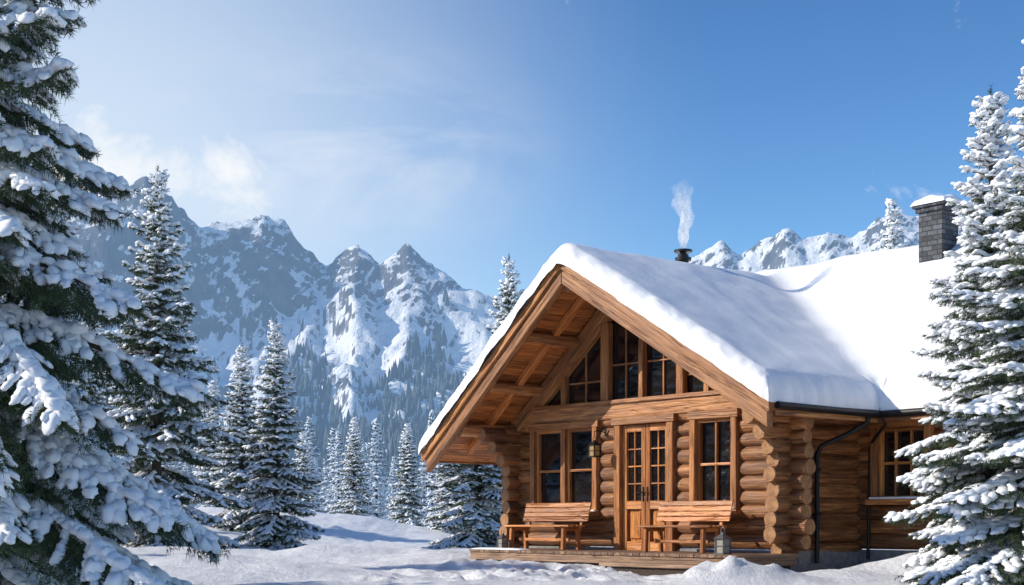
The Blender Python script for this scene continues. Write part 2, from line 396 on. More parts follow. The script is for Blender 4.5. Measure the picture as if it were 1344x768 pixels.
    w=norm(np.cross(nd_,rs.normal(size=(N,3))))*nw*.5; le=nl*rs.uniform(.7,1.25,(N,1))
    NV=np.stack([p-w,p+w,p+nd_*le],1).reshape(-1,3); NF=np.arange(3*N).reshape(-1,3)
    BP=np.concatenate(BP);BD=np.concatenate(BD);BL=np.concatenate(BL);BW=np.concatenate(BW); nb=len(BP)
    side=norm(np.cross(BD,[0,0,1.])+1e-6); up=norm(np.cross(side,BD)); 
    iv,iff=ico_; K=len(iv); J=1+rs.uniform(-jit,jit,(nb,K,1)); q=iv[None]*J
    hx=BL[:,None];hy=(BL*BW*bw)[:,None];hz=(BL*BW*.62*bw)[:,None]
    ctr=BP+np.array([0,0,1])*hz*.55+rs.normal(size=(nb,3))*BL[:,None]*.06
    zq=np.where(q[...,2]<0,q[...,2]*.5,q[...,2])
    BV=ctr[:,None]+q[...,0,None]*hx[:,None]*BD[:,None]+q[...,1,None]*hy[:,None]*side[:,None]+zq[...,None]*hz[:,None]*up[:,None]
    BF=(iff[None]+(np.arange(nb)*K)[:,None,None]).reshape(-1,3)
    return add_mesh(name,[(np.concatenate(tubesV),np.concatenate(tubesF),0,True),(NV,NF,1,False),(BV.reshape(-1,3),BF,2,True)],mats or [M_BARK,M_NEED,M_TSNOW])
HEROA=spruce('hero_spruce_a',9.,2.9,11,.42,7,.13,105,.07,.009,.085,.86,bw=1.35,gap=.12,droop=.08,jit=.3)
HEROB=spruce('hero_spruce_b',6.,1.22,12,.24,8,.09,110,.05,.008,.055,.9,bw=1.35,gap=.12,jit=.3)
MIDA=spruce('mid_spruce_a',10.,2.7,21,.44,7,.19,45,.10,.022,.125,.72,bw=1.12,gap=.16,ico_=ICO0)
MIDB=spruce('mid_spruce_b',7.,1.5,22,.32,7,.15,48,.085,.02,.10,.8,bw=1.12,gap=.12,ico_=ICO0)
MIDC=spruce('mid_spruce_c',8.,1.8,23,.36,7,.17,45,.09,.022,.11,.88,bw=1.12,gap=.12,ico_=ICO0)
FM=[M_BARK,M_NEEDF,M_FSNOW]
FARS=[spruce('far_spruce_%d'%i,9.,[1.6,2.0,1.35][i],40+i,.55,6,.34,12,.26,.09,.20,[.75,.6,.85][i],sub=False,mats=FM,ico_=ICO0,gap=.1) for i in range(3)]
def tree(me,x,y,h0,h,rot,name='spruce_tree',wid=1.):
    s=h/h0; o=obj(name,me); o.location=(x,y,gz(x,y)-.08); o.scale=(s*wid,s*wid,s); o.rotation_euler=(0,0,rot); return o
def tpx(me,px,d,h0,h,rot,wid=1.): return tree(me,(px-672)/1900*d,d,h0,h,rot,wid=wid)
tpx(HEROA,-55,11.,9,8.8,.4,.75)
tpx(HEROA,-60,15.5,9,8.4,2.4,.8)
tpx(HEROB,1300,17.0,6,6.05,1.0,1.0)
tpx(HEROB,1385,15.5,6,6.6,3.3,1.2)
tpx(MIDA,207,38,10,10.2,.3,.9)
tpx(MIDB,318,50,7,6.6,1.,1.)
tpx(MIDB,362,43,7,6.8,2.6,1.)
tpx(MIDC,397,95,8,7.4,1.4,1.)
tpx(MIDC,465,78,8,6.6,4.,1.)
tpx(MIDB,535,100,7,7.8,5.,1.)
tpx(MIDC,280,72,8,8.2,5.,1.)
tpx(MIDA,628,44,10,5.6,2.,1.25)
tpx(MIDC,590,60,8,4.6,.2,1.2)
tpx(MIDA,668,46,10,9.4,3.1,.8)
tpx(MIDC,120,55,8,9.,.2,1.)
tpx(MIDA,70,42,10,8.5,4.3,1.)
tpx(MIDC,1172,62,8,14.6,.9,.8)
for (x,y,h,me,h0) in [(-9.5,12,8,MIDA,10),(-14,17.5,8,MIDA,10),(-15,23,9,MIDC,8),(-21,22,9,MIDA,10),(-16,31,9,MIDA,10),(-19,36,10,MIDC,8),(-9,-4,10,MIDA,10),(-4,-9,9,MIDC,8),(3,-12,11,MIDA,10),(-17,-4,11,MIDA,10),(-26,2,12,MIDC,8),(9,-9,10,MIDC,8),(-14,-12,12,MIDC,8)]:
    tree(me,x,y,h0,h,x*y)
fo=bpy.data.objects.new('distant_forest',None); COL.objects.link(fo)
rs=np.random.RandomState(8)
for k in range(620):
    d=105+ (rs.rand()**1.3)*430; px=rs.uniform(-250,1500)
    if d<150 and (px>380 and px<620) and rs.rand()<.4: continue
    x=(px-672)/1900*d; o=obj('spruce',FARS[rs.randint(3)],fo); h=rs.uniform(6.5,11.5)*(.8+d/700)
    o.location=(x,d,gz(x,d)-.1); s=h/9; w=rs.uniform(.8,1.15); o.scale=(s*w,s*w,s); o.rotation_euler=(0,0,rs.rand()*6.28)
# woodland edge west of the clearing (reflected in the panes)
wf=bpy.data.objects.new('woodland',None); COL.objects.link(wf)
for k in range(95):
    x=-27-rs.rand()**1.4*45; y=rs.uniform(4,62); me,h0=((MIDA,10.),(MIDC,8.))[rs.randint(2)]
    o=obj('spruce',me,wf); h=rs.uniform(8,12)+(-x-27)*.16; s=h/h0
    o.location=(x,y,gz(x,y)-.1); o.scale=(s,s,s); o.rotation_euler=(0,0,rs.rand()*6.28)
# ------------------------------------------------------------------ cabin
random.seed(4)
CM=Matrix.Translation((4.30,22.5,0))@Matrix.Rotation(-math.atan2(.7705,.6375),4,'Z')
cab=bpy.data.objects.new('log_cabin',None); COL.objects.link(cab); cab.matrix_world=CM
AX,AZ=-3.63,5.22; SL,SR=.80,.59; XL,XR=-7.53,.9; YF=-1.5
def rz(x): return AZ-(SL*(AX-x) if x<AX else SR*(x-AX))
W=-6.5; YB=1.72; XE=6.6; ZB=.36; R=.128; DZ=.232
def courses(zmax,off=0):
    z=ZB+R+off
    while z<zmax: yield z; z+=DZ
def seglog(p,q,openings,z,axis):
    segs=[(p,q)]
    for a,b,z0,z1 in openings:
        if z0-.02<z<z1+.02:
            ns=[]
            for s,e in segs:
                if b<=s or a>=e: ns.append((s,e))
                else:
                    if a-s>.05: ns.append((s,a))
                    if e-b>.05: ns.append((b,e))
            segs=ns
    return segs
OPF=[(-5.98,-4.20,.98,2.50),(-3.68,-2.36,.3,2.50),(-1.92,-.94,1.0,2.50)]
for z in courses(2.62):
    for s,e in seglog(W-.36-random.uniform(0,.06),.34+random.uniform(0,.1),OPF,z,0):
        log('wall_log',(s,0,z),(e,0,z),R*random.uniform(.95,1.06),cab)
for z in courses(2.62,DZ/2):
    log('wall_log',(0,-.36-random.uniform(0,.1),z),(0,YB,z),R*random.uniform(.96,1.06),cab)
    log('wall_log',(W,-.36-random.uniform(0,.07),z),(W,7,z),R,cab)
for xx,k in ((0,1),(W,-1)):
    log('wall_log',(xx,-.3,ZB+.0),(xx,YB,ZB+.0),R*.9,cab)
OPM=[(.42,1.5,1.16,2.3)]
for z in courses(2.65):
    for s,e in seglog(.05,XE,OPM,z,0): log('wall_log',(s,YB,z),(e,YB,z),R*random.uniform(.97,1.04),cab)
box('wall_core_front',W,0,.03,.10,ZB,2.7,M_CHINK,cab); box('wall_core_side',-.08,-.02,.1,YB,ZB,2.7,M_CHINK,cab)
box('wall_core_left',W+.02,W+.08,.1,6.9,ZB,2.6,M_CHINK,cab); box('wall_core_main',-.01,XE,YB+.03,YB+.1,ZB,2.7,M_CHINK,cab)
box('wall_back',W,XE,6.9,7.0,ZB,2.6,M_LOG,cab); box('wall_end',XE-.1,XE,YB+.11,6.89,ZB,2.6,M_LOG,cab)
box('foundation_front',W-.08,.1,-.1,.1,-.3,ZB-.01,M_CONC,cab); box('foundation_side',-.1,.11,.101,YB+.1,-.3,ZB-.012,M_CONC,cab)
box('foundation_main',.112,XE,YB-.1,YB+.1,-.3,ZB-.01,M_CONC,cab)
def poly(name,pts,y0,y1,mat,axis=(0,0,1),bev=0):
    n=len(pts); v=[(x,y0,z) for x,z in pts]+[(x,y1,z) for x,z in pts]
    f=[tuple(range(n)),tuple(range(2*n-1,n-1,-1))]+[(i,(i+1)%n,n+(i+1)%n,n+i) for i in range(n)]
    return solid(name,v,f,axis,mat,cab,bev)
US=.26
poly('gable_wall',[(W,2.6),(.0,2.6),(0,rz(0)-US),(AX,AZ-US),(W,rz(W)-US)],.03,.10,M_BEAM)
def gz_top(x,o=.62): return rz(x)-o
poly('gable_glass',[(-5.75,2.9),(-1.1,2.9),(-1.1,gz_top(-1.1)),(AX,gz_top(AX)),(-5.75,gz_top(-5.75))],-.02,.0,M_GLASS)
box('gable_tie_beam',W-.1,.08,-.16,.06,2.60,2.88,M_BEAM,cab,.02)
box('gable_sill',-5.9,-1.0,-.20,-.161,2.86,2.93,M_TRIM,cab)
def slope_beam(name,xa,xb,y0,y1,top,bot,mat,bev=.008):
    v=[]
    for y in(y0,y1):
        v+=[(xa,y,rz(xa)-top),(xb,y,rz(xb)-top),(xb,y,rz(xb)-bot),(xa,y,rz(xa)-bot)]
    f=[(0,1,2,3),(7,6,5,4),(0,4,5,1),(1,5,6,2),(2,6,7,3),(3,7,4,0)]
    return solid(name,v,f,(xb-xa,0,rz(xb)-rz(xa)),mat,cab,bev)
e=.001
slope_beam('gable_rafter',AX-e,W+.1,-.17,.03,.22,.52,M_BEAM,.015); slope_beam('gable_rafter',AX+e,-.05,-.17,.03,.22,.52,M_BEAM,.015)
slope_beam('gable_trim',AX-e,-5.9,-.14,-.03,.52,.64,M_TRIM); slope_beam('gable_trim',AX+e,-1.0,-.14,-.03,.52,.64,M_TRIM)
for px_,w in((-5.12,.12),(-4.02,.2),(-3.12,.11),(-2.2,.16),(-1.6,.12)):
    box('gable_post',px_-w/2,px_+w/2,-.15,-.025,2.88,gz_top(px_,.53)-abs(w*.4),M_TRIM,cab,.01)
for xa,xb,z in((-4.02,-3.12,3.55),(-3.12,-2.2,3.55),(-3.12,-2.2,4.0),(-5.12,-4.02,3.3),(-2.2,-1.6,3.25)):
    box('gable_muntin',xa+.09,xb-.07,-.06,-.022,z-.015,z+.015,M_TRIM,cab,.003)
for x in(-3.57,-2.66,-4.6): box('gable_muntin',x-.014,x+.014,-.058,-.023,2.9,gz_top(x,.6),M_TRIM,cab,.003)
def window(x0,x1,z0,z1,y,units,cols,rows):
    t=.10
    box('window_glass',x0+.02,x1-.02,y-.04,y-.02,z0+.02,z1-.02,M_GLASS,cab,0)
    box('window_head',x0-.06,x1+.06,y-.20,y-.0,z1,z1+.13,M_TRIM,cab); box('window_sill',x0-.08,x1+.08,y-.25,y-.0,z0-.09,z0,M_TRIM,cab)
    box('window_jamb',x0-.02,x0+t,y-.19,y-.01,z0,z1,M_TRIM,cab); box('window_jamb',x1-t,x1+.02,y-.19,y-.01,z0,z1,M_TRIM,cab)
    uw=(x1-x0-2*t-(units-1)*.12)/units
    for u in range(units):
        a=x0+t+u*(uw+.12); b=a+uw
        if u<units-1: box('window_mullion',b,b+.12,y-.18,y-.01,z0,z1,M_TRIM,cab)
        f=.055
        box('sash_stile',a,a+f,y-.12,y-.045,z0+f,z1-f,M_DOOR,cab,.004); box('sash_stile',b-f,b,y-.12,y-.045,z0+f,z1-f,M_DOOR,cab,.004)
        box('sash_rail',a,b,y-.125,y-.045,z0,z0+f,M_DOOR,cab,.004); box('sash_rail',a,b,y-.125,y-.045,z1-f,z1,M_DOOR,cab,.004)
        for c in range(1,cols): xx=a+(b-a)*c/cols; box('muntin',xx-.018,xx+.018,y-.10,y-.047,z0+f,z1-f,M_DOOR,cab,.003)
        for c in range(1,rows): zz=z0+(z1-z0)*c/rows; box('muntin',a+f,b-f,y-.105,y-.048,zz-.022,zz+.022,M_DOOR,cab,.003)
    box('sill_snow',x0-.02,x1+.02,y-.245,y-.13,z0+.001,z0+.035,M_SNOW,cab,.012)
window(-5.98,-4.20,.98,2.48,0,2,1,2)
window(-1.92,-.94,1.0,2.48,0,1,2,2)
window(.42,1.5,1.16,2.3,YB,1,3,2)
x0,x1,z0,z1=-3.68,-2.36,.30,2.48
box('door_jamb',x0-.05,x0+.1,-.2,0,z0,z1,M_TRIM,cab); box('door_jamb',x1-.1,x1+.05,-.2,0,z0,z1,M_TRIM,cab); box('door_head',x0-.1,x1+.1,-.22,0,z1,z1+.13,M_TRIM,cab)
box('door_panel',x0+.1,x1-.1,-.06,0,z0,z1-.001,M_DOOR,cab,0)
mx=(x0+x1)/2
for a,b in((x0+.1,mx-.004),(mx+.004,x1-.1)):
    for (p,q,r_,s_) in((a,a+.1,z0,z1-.01),(b-.1,b,z0,z1-.01)): box('door_stile',p,q,-.12,-.061,r_,s_,M_DOOR,cab,.005)
    for r_,s_ in((z0,z0+.16),(z0+.72,z0+.86),(z1-.13,z1-.01)): box('door_rail',a+.1,b-.1,-.118,-.061,r_,s_,M_DOOR,cab,.005)
    box('door_raised_panel',a+.15,b-.15,-.09,-.062,z0+.21,z0+.67,M_DOOR,cab,.02)
    box('door_glass',a+.1,b-.1,-.07,-.0605,z0+.86,z1-.13,M_GLASS,cab,0)
    box('door_muntin',(a+b)/2-.013,(a+b)/2+.013,-.10,-.071,z0+.86,z1-.13,M_DOOR,cab,.003)
    for k in range(1,4): zz=z0+.86+(z1-.13-z0-.86)*k/4; box('door_muntin',a+.1,b-.1,-.098,-.0712,zz-.012,zz+.012,M_DOOR,cab,.003)
for sx in(-.05,.05): box('door_handle_plate',mx+sx-.015,mx+sx+.015,-.135,-.121,1.15,1.4,M_METAL,cab,.003); tube('door_handle',[(mx+sx,-.14,1.3),(mx+sx,-.18,1.3),(mx+sx*2.8,-.18,1.3)],.01,M_METAL,cab)
def boards(name,xa,xb,y0,y1,o0,o1,wd,mat):
    V=[];F=[];n=int(abs(xb-xa)/wd); k=0
    for i in range(n):
        a=xa+(xb-xa)*i/n; b=xa+(xb-xa)*(i+1)/n-(.008 if xb>xa else -.008)
        for y in(y0,y1): V+=[(a,y,rz(a)-o0),(b,y,rz(b)-o0),(b,y,rz(b)-o1),(a,y,rz(a)-o1)]
        F+=[tuple(q+k for q in f) for f in HF]; k+=8
    Vn=[Vector(v) for v in V]; return solid(name,Vn,F,(0,1,0),mat,cab,0)
boards('soffit_boards',AX-.001,XL+.02,YF+.12,YB+.2,.13,.16,.13,M_SOFF); boards('soffit_boards',AX+.001,XR-.02,YF+.12,YB-.3,.13,.16,.13,M_SOFF)
slope_beam('roof_deck',AX,XL,YF,4.3,.0,.128,M_BEAM,0); slope_beam('roof_deck',AX,XR,YF,4.3,.0,.128,M_BEAM,0)
slope_beam('rake_beam',AX-e,XL+.05,YF-.0,YF+.13,.14,.42,M_BEAM,.015); slope_beam('rake_beam',AX+e,XR-.05,YF,YF+.13,.14,.42,M_BEAM,.015)
slope_beam('rake_board',AX-e,XL-.02,YF-.05,YF-.002,-.02,.16,M_TRIM,.006); slope_beam('rake_board',AX+e,XR+.02,YF-.05,YF-.002,-.02,.16,M_TRIM,.006)
slope_beam('inner_rafter',AX-e,XL+.35,-.75,-.62,.161,.30,M_SOFF,.01)
for px_,r in((AX,.15),(-4.75,.10),(-5.75,.10),(-6.62,.13),(-2.4,.10),(-1.1,.10),(.12,.13)):
    zc=rz(px_)-.17-r-(.06 if px_==AX else .02)
    log('purlin',(px_,YF+.14,zc),(px_,.1,zc),r,cab,[M_BEAM,M_END])
for cx in(W,0.):
    for k,(ln) in enumerate((.95,.7,.5)):
        log('corbel_log',(cx,-ln,2.42-k*DZ),(cx,.2,2.42-k*DZ),R*1.02,cab)
box('eave_fascia',XR-.03,XR+.0,YF+.14,1.05,rz(XR)-.2,rz(XR)-.0,M_BEAM,cab); box('eave_fascia',XL,XL+.03,YF+.14,4,rz(XL)-.18,rz(XL)-.0,M_BEAM,cab)
tube('gutter',[(XR+.05,YF+.1,rz(XR)-.06),(XR+.05,1.02,rz(XR)-.09)],.055,M_METAL,cab)
tube('gutter',[(XR+.0,1.04,rz(XR)-.08),(XE+.2,1.04,rz(XR)-.06)],.055,M_METAL,cab)
tube('downpipe',[(XR+.05,.75,rz(XR)-.1),(XR+.03,.75,rz(XR)-.22),(.62,.62,2.15),(.26,.46,1.98),(.2,.44,1.85),(.2,.44,.15)],.04,M_METAL,cab)
tube('downpipe',[(XR+.1,1.04,rz(XR)-.1),(XR+.1,1.1,rz(XR)-.24),(.5,1.5,2.12),(.34,1.6,2.0),(.34,1.55,.2)],.025,M_METAL,cab)
for z in(1.6,.9): box('pipe_strap',.14,.25,.39,.49,z,z+.03,M_METAL,cab,.003)
MR=4.3; ME=1.08; MZ=5.52; MS=(MZ-2.56)/(MR-ME)
def mz(y): return MZ-MS*abs(y-MR)
for y0,y1 in((ME,MR),(MR,7.6)):
    xs0=-6.9
    v=[(xs0,y0,mz(y0)-.02),(XE+.4,y0,mz(y0)-.02),(XE+.4,y1,mz(y1)-.02),(xs0,y1,mz(y1)-.02)]
    if y0==ME:
        v=[(XR+.002,y0,mz(y0)-.02),(XE+.4,y0,mz(y0)-.02),(XE+.4,y1,mz(y1)-.02),(XR+.002,y1,mz(y1)-.02)]
    v=[(a,b,c-.13) for a,b,c in v]+v
    solid('main_roof_deck',v,HF,(1,0,0),M_SOFF,cab,0)
box('main_fascia',XR+.01,XE+.4,ME-.02,ME+.01,mz(ME)-.2,mz(ME)-.03,M_BEAM,cab)
for x in(1.6,2.7,3.8,4.9): beam('rafter_tail',(x,ME+.03,mz(ME)-.21),(x,YB,mz(YB)-.23),.09,.12,M_BEAM,cab)
def smax(a,b,k): h=np.clip(.5+.5*(a-b)/k,0,1); return b*(1-h)+a*h+k*h*(1-h)
def roof_snow():
    def edgegrid(lo,hi,mids,st):
        pts=list(np.round(np.arange(lo,hi+1e-6,st),4))
        for m,s in mids:
            pts+=[m+s*d for d in(0,.008,.02,.04,.07,.11,.16,.22)]
        return np.array(sorted(set(np.round(pts,4))))
    o=.05; XLs,XRs,YFs,MEs,XEs,YBs=XL-o,XR+o,YF-.06-o,ME-o,XE+.45,7.65
    xs=edgegrid(XLs,XEs,[(XLs,1),(XRs,-1),(XRs,1),(XEs,-1)],.06); ys=edgegrid(YFs,YBs,[(YFs,1),(MEs,1),(MEs,-1),(YBs,-1)],.06)
    xs=xs[(xs>=XLs)&(xs<=XEs)]; ys=ys[(ys>=YFs)&(ys<=YBs)]
    X,Y=np.meshgrid(xs,ys)
    inw=(X<=XRs+1e-5); inm=(Y>=MEs-1e-5); ins=inw|inm
    dw=np.minimum(X-XLs,Y-YFs)
    dd=np.where(inw&~inm,np.minimum(dw,XRs-X),np.where(inm&~inw,Y-MEs,np.minimum(dw,np.hypot(np.maximum(XRs-X,0),np.maximum(Y-MEs,0)))))
    dd=np.minimum(dd,np.minimum(XEs-X,YBs-Y))
    d=np.clip(dd,0,1)
    ax=X-AX; soft=np.sqrt(ax*ax+.03)
    wz=AZ-np.where(ax<0,SL,SR)*soft+.06
    mzz=MZ-MS*(np.sqrt((Y-MR)**2+.04))+.06
    wz=np.where(X>XRs+.001,-9,wz+ -np.maximum(Y-MR,0)*1.2); mzz=np.where(Y<MEs-.001,-9,mzz)
    base=np.where(X>XRs+.001,mzz,np.where(Y<MEs-.001,wz,smax(wz,mzz,.3)))
    NZ=np.array([noise.fractal(Vector((x*.8,y*.8,0)),.9,2,3) for x,y in zip(X.ravel(),Y.ravel())]).reshape(X.shape)
    NF=np.array([noise.fractal(Vector((x*4.,y*4.,2)),.8,2,3) for x,y in zip(X.ravel(),Y.ravel())]).reshape(X.shape)
    wq=np.clip(d/.26,0,1); prof=np.sqrt(1-(1-wq)**2)
    T=(.05+.27*prof*(1+.16*NZ+.3*NF*(1-wq)))
    Z=base+T
    ny,nx=X.shape; ewx=np.array([noise.fractal(Vector((0,y*2.3,5)),.8,2,3) for y in ys])*.055
    ewy=np.array([noise.fractal(Vector((x*2.3,0,8)),.8,2,3) for x in xs])*.055
    fade=np.exp(-d/.1)
    Xo=X+ewx[:,None]*fade; Yo=Y+ewy[None,:]*fade
    V=np.stack([Xo.ravel(),Yo.ravel(),Z.ravel()],1); B=V.copy(); B[:,2]=base.ravel()-.05
    idx=np.arange(ny*nx).reshape(ny,nx); cm=ins[:-1,:-1]&ins[1:,1:]&ins[:-1,1:]&ins[1:,:-1]
    a=idx[:-1,:-1][cm]; F=np.stack([a,a+1,a+nx+1,a+nx],1)
    E={}
    for f in F:
        for i in range(4):
            p,q=f[i],f[(i+1)%4]
            if (q,p) in E: del E[(q,p)]
            else: E[(p,q)]=1
    N=len(V); S=np.array([(q,p,p+N,q+N) for p,q in E])
    V=np.vstack([V,B]); me=add_mesh('roof_snow',[(V,np.vstack([F,S]),0,True)],[M_SNOW])
    obj('roof_snow',me,cab)
roof_snow()
cx,cy=.10,3.85
box('chimney_stack',cx-.24,cx+.24,cy-.24,cy+.24,4.6,6.10,M_STONE,cab,.012)
box('chimney_collar',cx-.28,cx+.28,cy-.28,cy+.28,6.10,6.18,M_STONE,cab,.012)
box('chimney_cap',cx-.32,cx+.32,cy-.32,cy+.32,6.18,6.23,M_STONE,cab,.01)
def snow_pad(name,x0,x1,y0,y1,z,h,parent,seed=0):
    n=16; V=[];F=[]
    for j in range(n+1):
        for i in range(n+1):
            u=-1+2*i/n; v=-1+2*j/n; u2=math.sin(u*math.pi/2); v2=math.sin(v*math.pi/2)
            hh=(max(0,1-abs(u2)**5)*max(0,1-abs(v2)**5))**.5
            x=(x0+x1)/2+u2*(x1-x0)/2; y=(y0+y1)/2+v2*(y1-y0)/2
            V.append((x,y,z+h*hh*(1+.35*noise.noise(Vector((x*5+seed,y*5,0))))))
    for j in range(n):
        for i in range(n): a=j*(n+1)+i; F.append((a,a+1,a+n+2,a+n+1))
    me=bpy.data.meshes.new(name); me.from_pydata(V,[],F); me.materials.append(M_SNOW)
    for p in me.polygons: p.use_smooth=True
    return obj(name,me,parent)
snow_pad('chimney_snow',cx-.34,cx+.34,cy-.34,cy+.34,6.225,.15,cab)
sx,sy=-3.92,1.75
tube('stove_pipe',[(sx,sy,4.7),(sx,sy,5.72)],.10,M_METAL,cab)
tube('stove_pipe_collar',[(sx,sy,5.60),(sx,sy,5.66)],.15,M_METAL,cab)
tube('stove_pipe_cap',[(sx,sy,5.76),(sx,sy,5.80)],.17,M_METAL,cab)
tube('stove_pipe_neck',[(sx,sy,5.72),(sx,sy,5.77)],.06,M_METAL,cab)
def smoke():
    n=40;k=24;V=[];F=[];o0=0
    for (rs_,ph,ox) in ((1.15,0,0),(.7,2.1,.05)):
        for i in range(n):
            t=i/(n-1); z=t*1.3; r=(.035+.15*t**.75)*rs_*(1-max(0,t-.85)/.15*.9); cx_=.10*math.sin(t*5+ph*.2)*t+.05*t+ox*t; cy_=.06*math.sin(t*6+1)*t
            for j in range(k):
                a=2*math.pi*j/k; rr=max(.008,r*(1+.55*noise.fractal(Vector((math.cos(a)*1.1+ph,math.sin(a)*1.1,z*3.2)),.8,2,3)))
                V.append((cx_+rr*math.cos(a),cy_+rr*math.sin(a),z))
        for i in range(n-1):
            for j in range(k): F.append((o0+i*k+j,o0+i*k+(j+1)%k,o0+(i+1)*k+(j+1)%k,o0+(i+1)*k+j))
        o0+=n*k
    m=bpy.data.materials.new('smoke'); m.use_nodes=True; nt=m.node_tree; nt.nodes.clear(); out=nd(nt,'OutputMaterial')
    tc=nd(nt,'TexCoord'); nn=noisetex(nt,mapping(nt,tc.outputs['Object'],(1,1,.55)),8,4,.6,1.2); s=nd(nt,'SeparateXYZ'); nt.links.new(tc.outputs['Object'],s.inputs[0])
    fall=ramp(nt,mth(nt,'DIVIDE',s.outputs[2],1.3),[(0,(.45,)*3),(.08,(.9,)*3),(.45,(.62,)*3),(1,(0,0,0))]).outputs[0]
    lw=nd(nt,'LayerWeight'); lw.inputs[0].default_value=.5; fc=mth(nt,'POWER',mth(nt,'SUBTRACT',1.,lw.outputs['Facing']),1.4)
    nr=ramp(nt,nn,[(.32,(.25,)*3),(.6,(1,1,1))]).outputs[0]
    a=mth(nt,'MULTIPLY',mth(nt,'MULTIPLY',fc,fall),nr,True)
    tr=nd(nt,'BsdfTransparent'); df=nd(nt,'BsdfDiffuse'); df.inputs[0].default_value=(.95,.96,.98,1); tl=nd(nt,'BsdfTranslucent'); tl.inputs[0].default_value=(.95,.96,.98,1)
    m1=nd(nt,'MixShader'); nt.links.new(df.outputs[0],m1.inputs[1]); nt.links.new(tl.outputs[0],m1.inputs[2])
    m2=nd(nt,'MixShader'); nt.links.new(a,m2.inputs[0]); nt.links.new(tr.outputs[0],m2.inputs[1]); nt.links.new(m1.outputs[0],m2.inputs[2]); nt.links.new(m2.outputs[0],out.inputs[0])
    me=add_mesh('chimney_smoke',[(np.array(V),np.array(F),0,True)],[m]); o=obj('chimney_smoke',me); o.matrix_world=CM@Matrix.Translation((sx,sy,5.84))
smoke()
DT=.31
def deckboards():
    V=[];F=[];k=0;x=-6.0
    while x<.28:
        y0=-1.62+random.uniform(-.006,.006)
        for z in(DT-.045,DT): V+=[(x,y0,z),(x+.135,y0,z),(x+.135,-.16,z),(x,-.16,z)]
        F+=[tuple(q+k for q in f) for f in HF]; k+=8; x+=.145
    solid('deck_boards',V,F,(0,1,0),M_DECK,deck,0)
deck=bpy.data.objects.new('wooden_porch_deck',None); COL.objects.link(deck); deck.matrix_world=CM
deckboards()
box('deck_fascia',-6.0,.28,-1.60,-1.55,.13,DT-.047,M_DECK,deck); box('deck_fascia_end',.24,.28,-1.549,-.16,.13,DT-.047,M_DECK,deck)
box('deck_under',-5.95,.2,-1.5,-.2,-.1,.2,M_CHINK,deck,0)
box('deck_step',-2.2,.75,-1.98,-1.63,.10,.16,M_DECK,deck); box('deck_step_riser',-2.1,.65,-1.93,-1.64,-.1,.098,M_CHINK,deck,0)
def bench(lx,ly,L):
    r=bpy.data.objects.new('wooden_bench',None); COL.objects.link(r); r.matrix_world=CM@Matrix.Translation((lx,ly,DT))
    for i in range(4): box('seat_slat_%d'%i,-L/2,L/2,-.42+i*.105,-.42+i*.105+.09,.40,.435,M_BENCH,r)
    for i in range(4):
        z=.50+i*.085; y=.03+i*.022; v=[]
        for xx in(-L/2,L/2): v+=[(xx,y,z),(xx,y+.03,z+.005),(xx,y+.05,z+.075),(xx,y+.02,z+.07)]
        solid('back_slat_%d'%i,v,HF,(1,0,0),M_BENCH,r,.004)
    k=0
    for sx in(-L/2+.14,L/2-.2):
        beam('leg_%d'%k,(sx,-.36,0),(sx,-.34,.398),.07,.07,M_BENCH,r); beam('leg_%d'%(k+1),(sx,.0,0),(sx,-.02,.398),.07,.07,M_BENCH,r)
        beam('back_support_%d'%(k//2),(sx,.055,.37),(sx,.16,.84),.06,.04,M_BENCH,r); box('seat_rail_%d'%(k//2),sx-.03,sx+.03,-.36,.06,.335,.397,M_BENCH,r); k+=2
    box('stretcher',-L/2+.18,L/2-.24,-.2,-.15,.15,.2,M_BENCH,r)
bench(-4.85,-.62,1.75); bench(-1.5,-.62,1.6)
def lantern(name,lx,ly,z,s,mat,hang=False):
    r=bpy.data.objects.new(name,None); COL.objects.link(r); r.matrix_world=CM@Matrix.Translation((lx,ly,z))@Matrix.Scale(s,4)
    box('base',-.5,.5,-.5,.5,0,.12,mat,r); box('glass',-.38,.38,-.38,.38,.121,1.2,M_GLASSL if not hang else M_GLASSW,r,0)
    for a in(-1,1):
        for b in(-1,1): box('post',a*.42-.05,a*.42+.05,b*.42-.05,b*.42+.05,.12,1.22,mat,r)
    for a in(-1,1): box('bar',a*.42-.03,a*.42+.03,-.37,.37,.62,.68,mat,r)
    for b in(-1,1): box('bar',-.37,.37,b*.42-.03,b*.42+.03,.62,.68,mat,r)
    v=[(-.56,-.56,1.22),(.56,-.56,1.22),(.56,.56,1.22),(-.56,.56,1.22),(-.16,-.16,1.6),(.16,-.16,1.6),(.16,.16,1.6),(-.16,.16,1.6)]
    solid('roof',v,HF,(0,0,1),mat,r,.02); box('vent',-.13,.13,-.13,.13,1.6,1.75,mat,r)
    tube('ring',[(.22*math.cos(t),0,1.9+.22*math.sin(t)) for t in np.linspace(0,2*math.pi,17)],.03,mat,r)
    return r
M_GLASSW=simple('lamp_glass_amber',(.4,.28,.13),.15)
lantern('lantern',-.28,-1.2,DT,.19,M_GREY); lantern('lantern',-5.62,-1.15,DT,.16,M_GREY)
wl=lantern('wall_lantern',-3.98,-.42,1.93,.17,M_METAL,True)
tube('bracket',[(0,1.5,2.6),(0,.3,2.75),(0,-.02,2.6),(0,0,2.1)],.05,M_METAL,wl); box('bracket_plate',-.12,.12,1.5,1.6,2.2,3.0,M_METAL,wl)
snow_pad('deck_snow',-6.0,-4.6,-1.6,-1.35,DT+.001,.03,deck,3); 
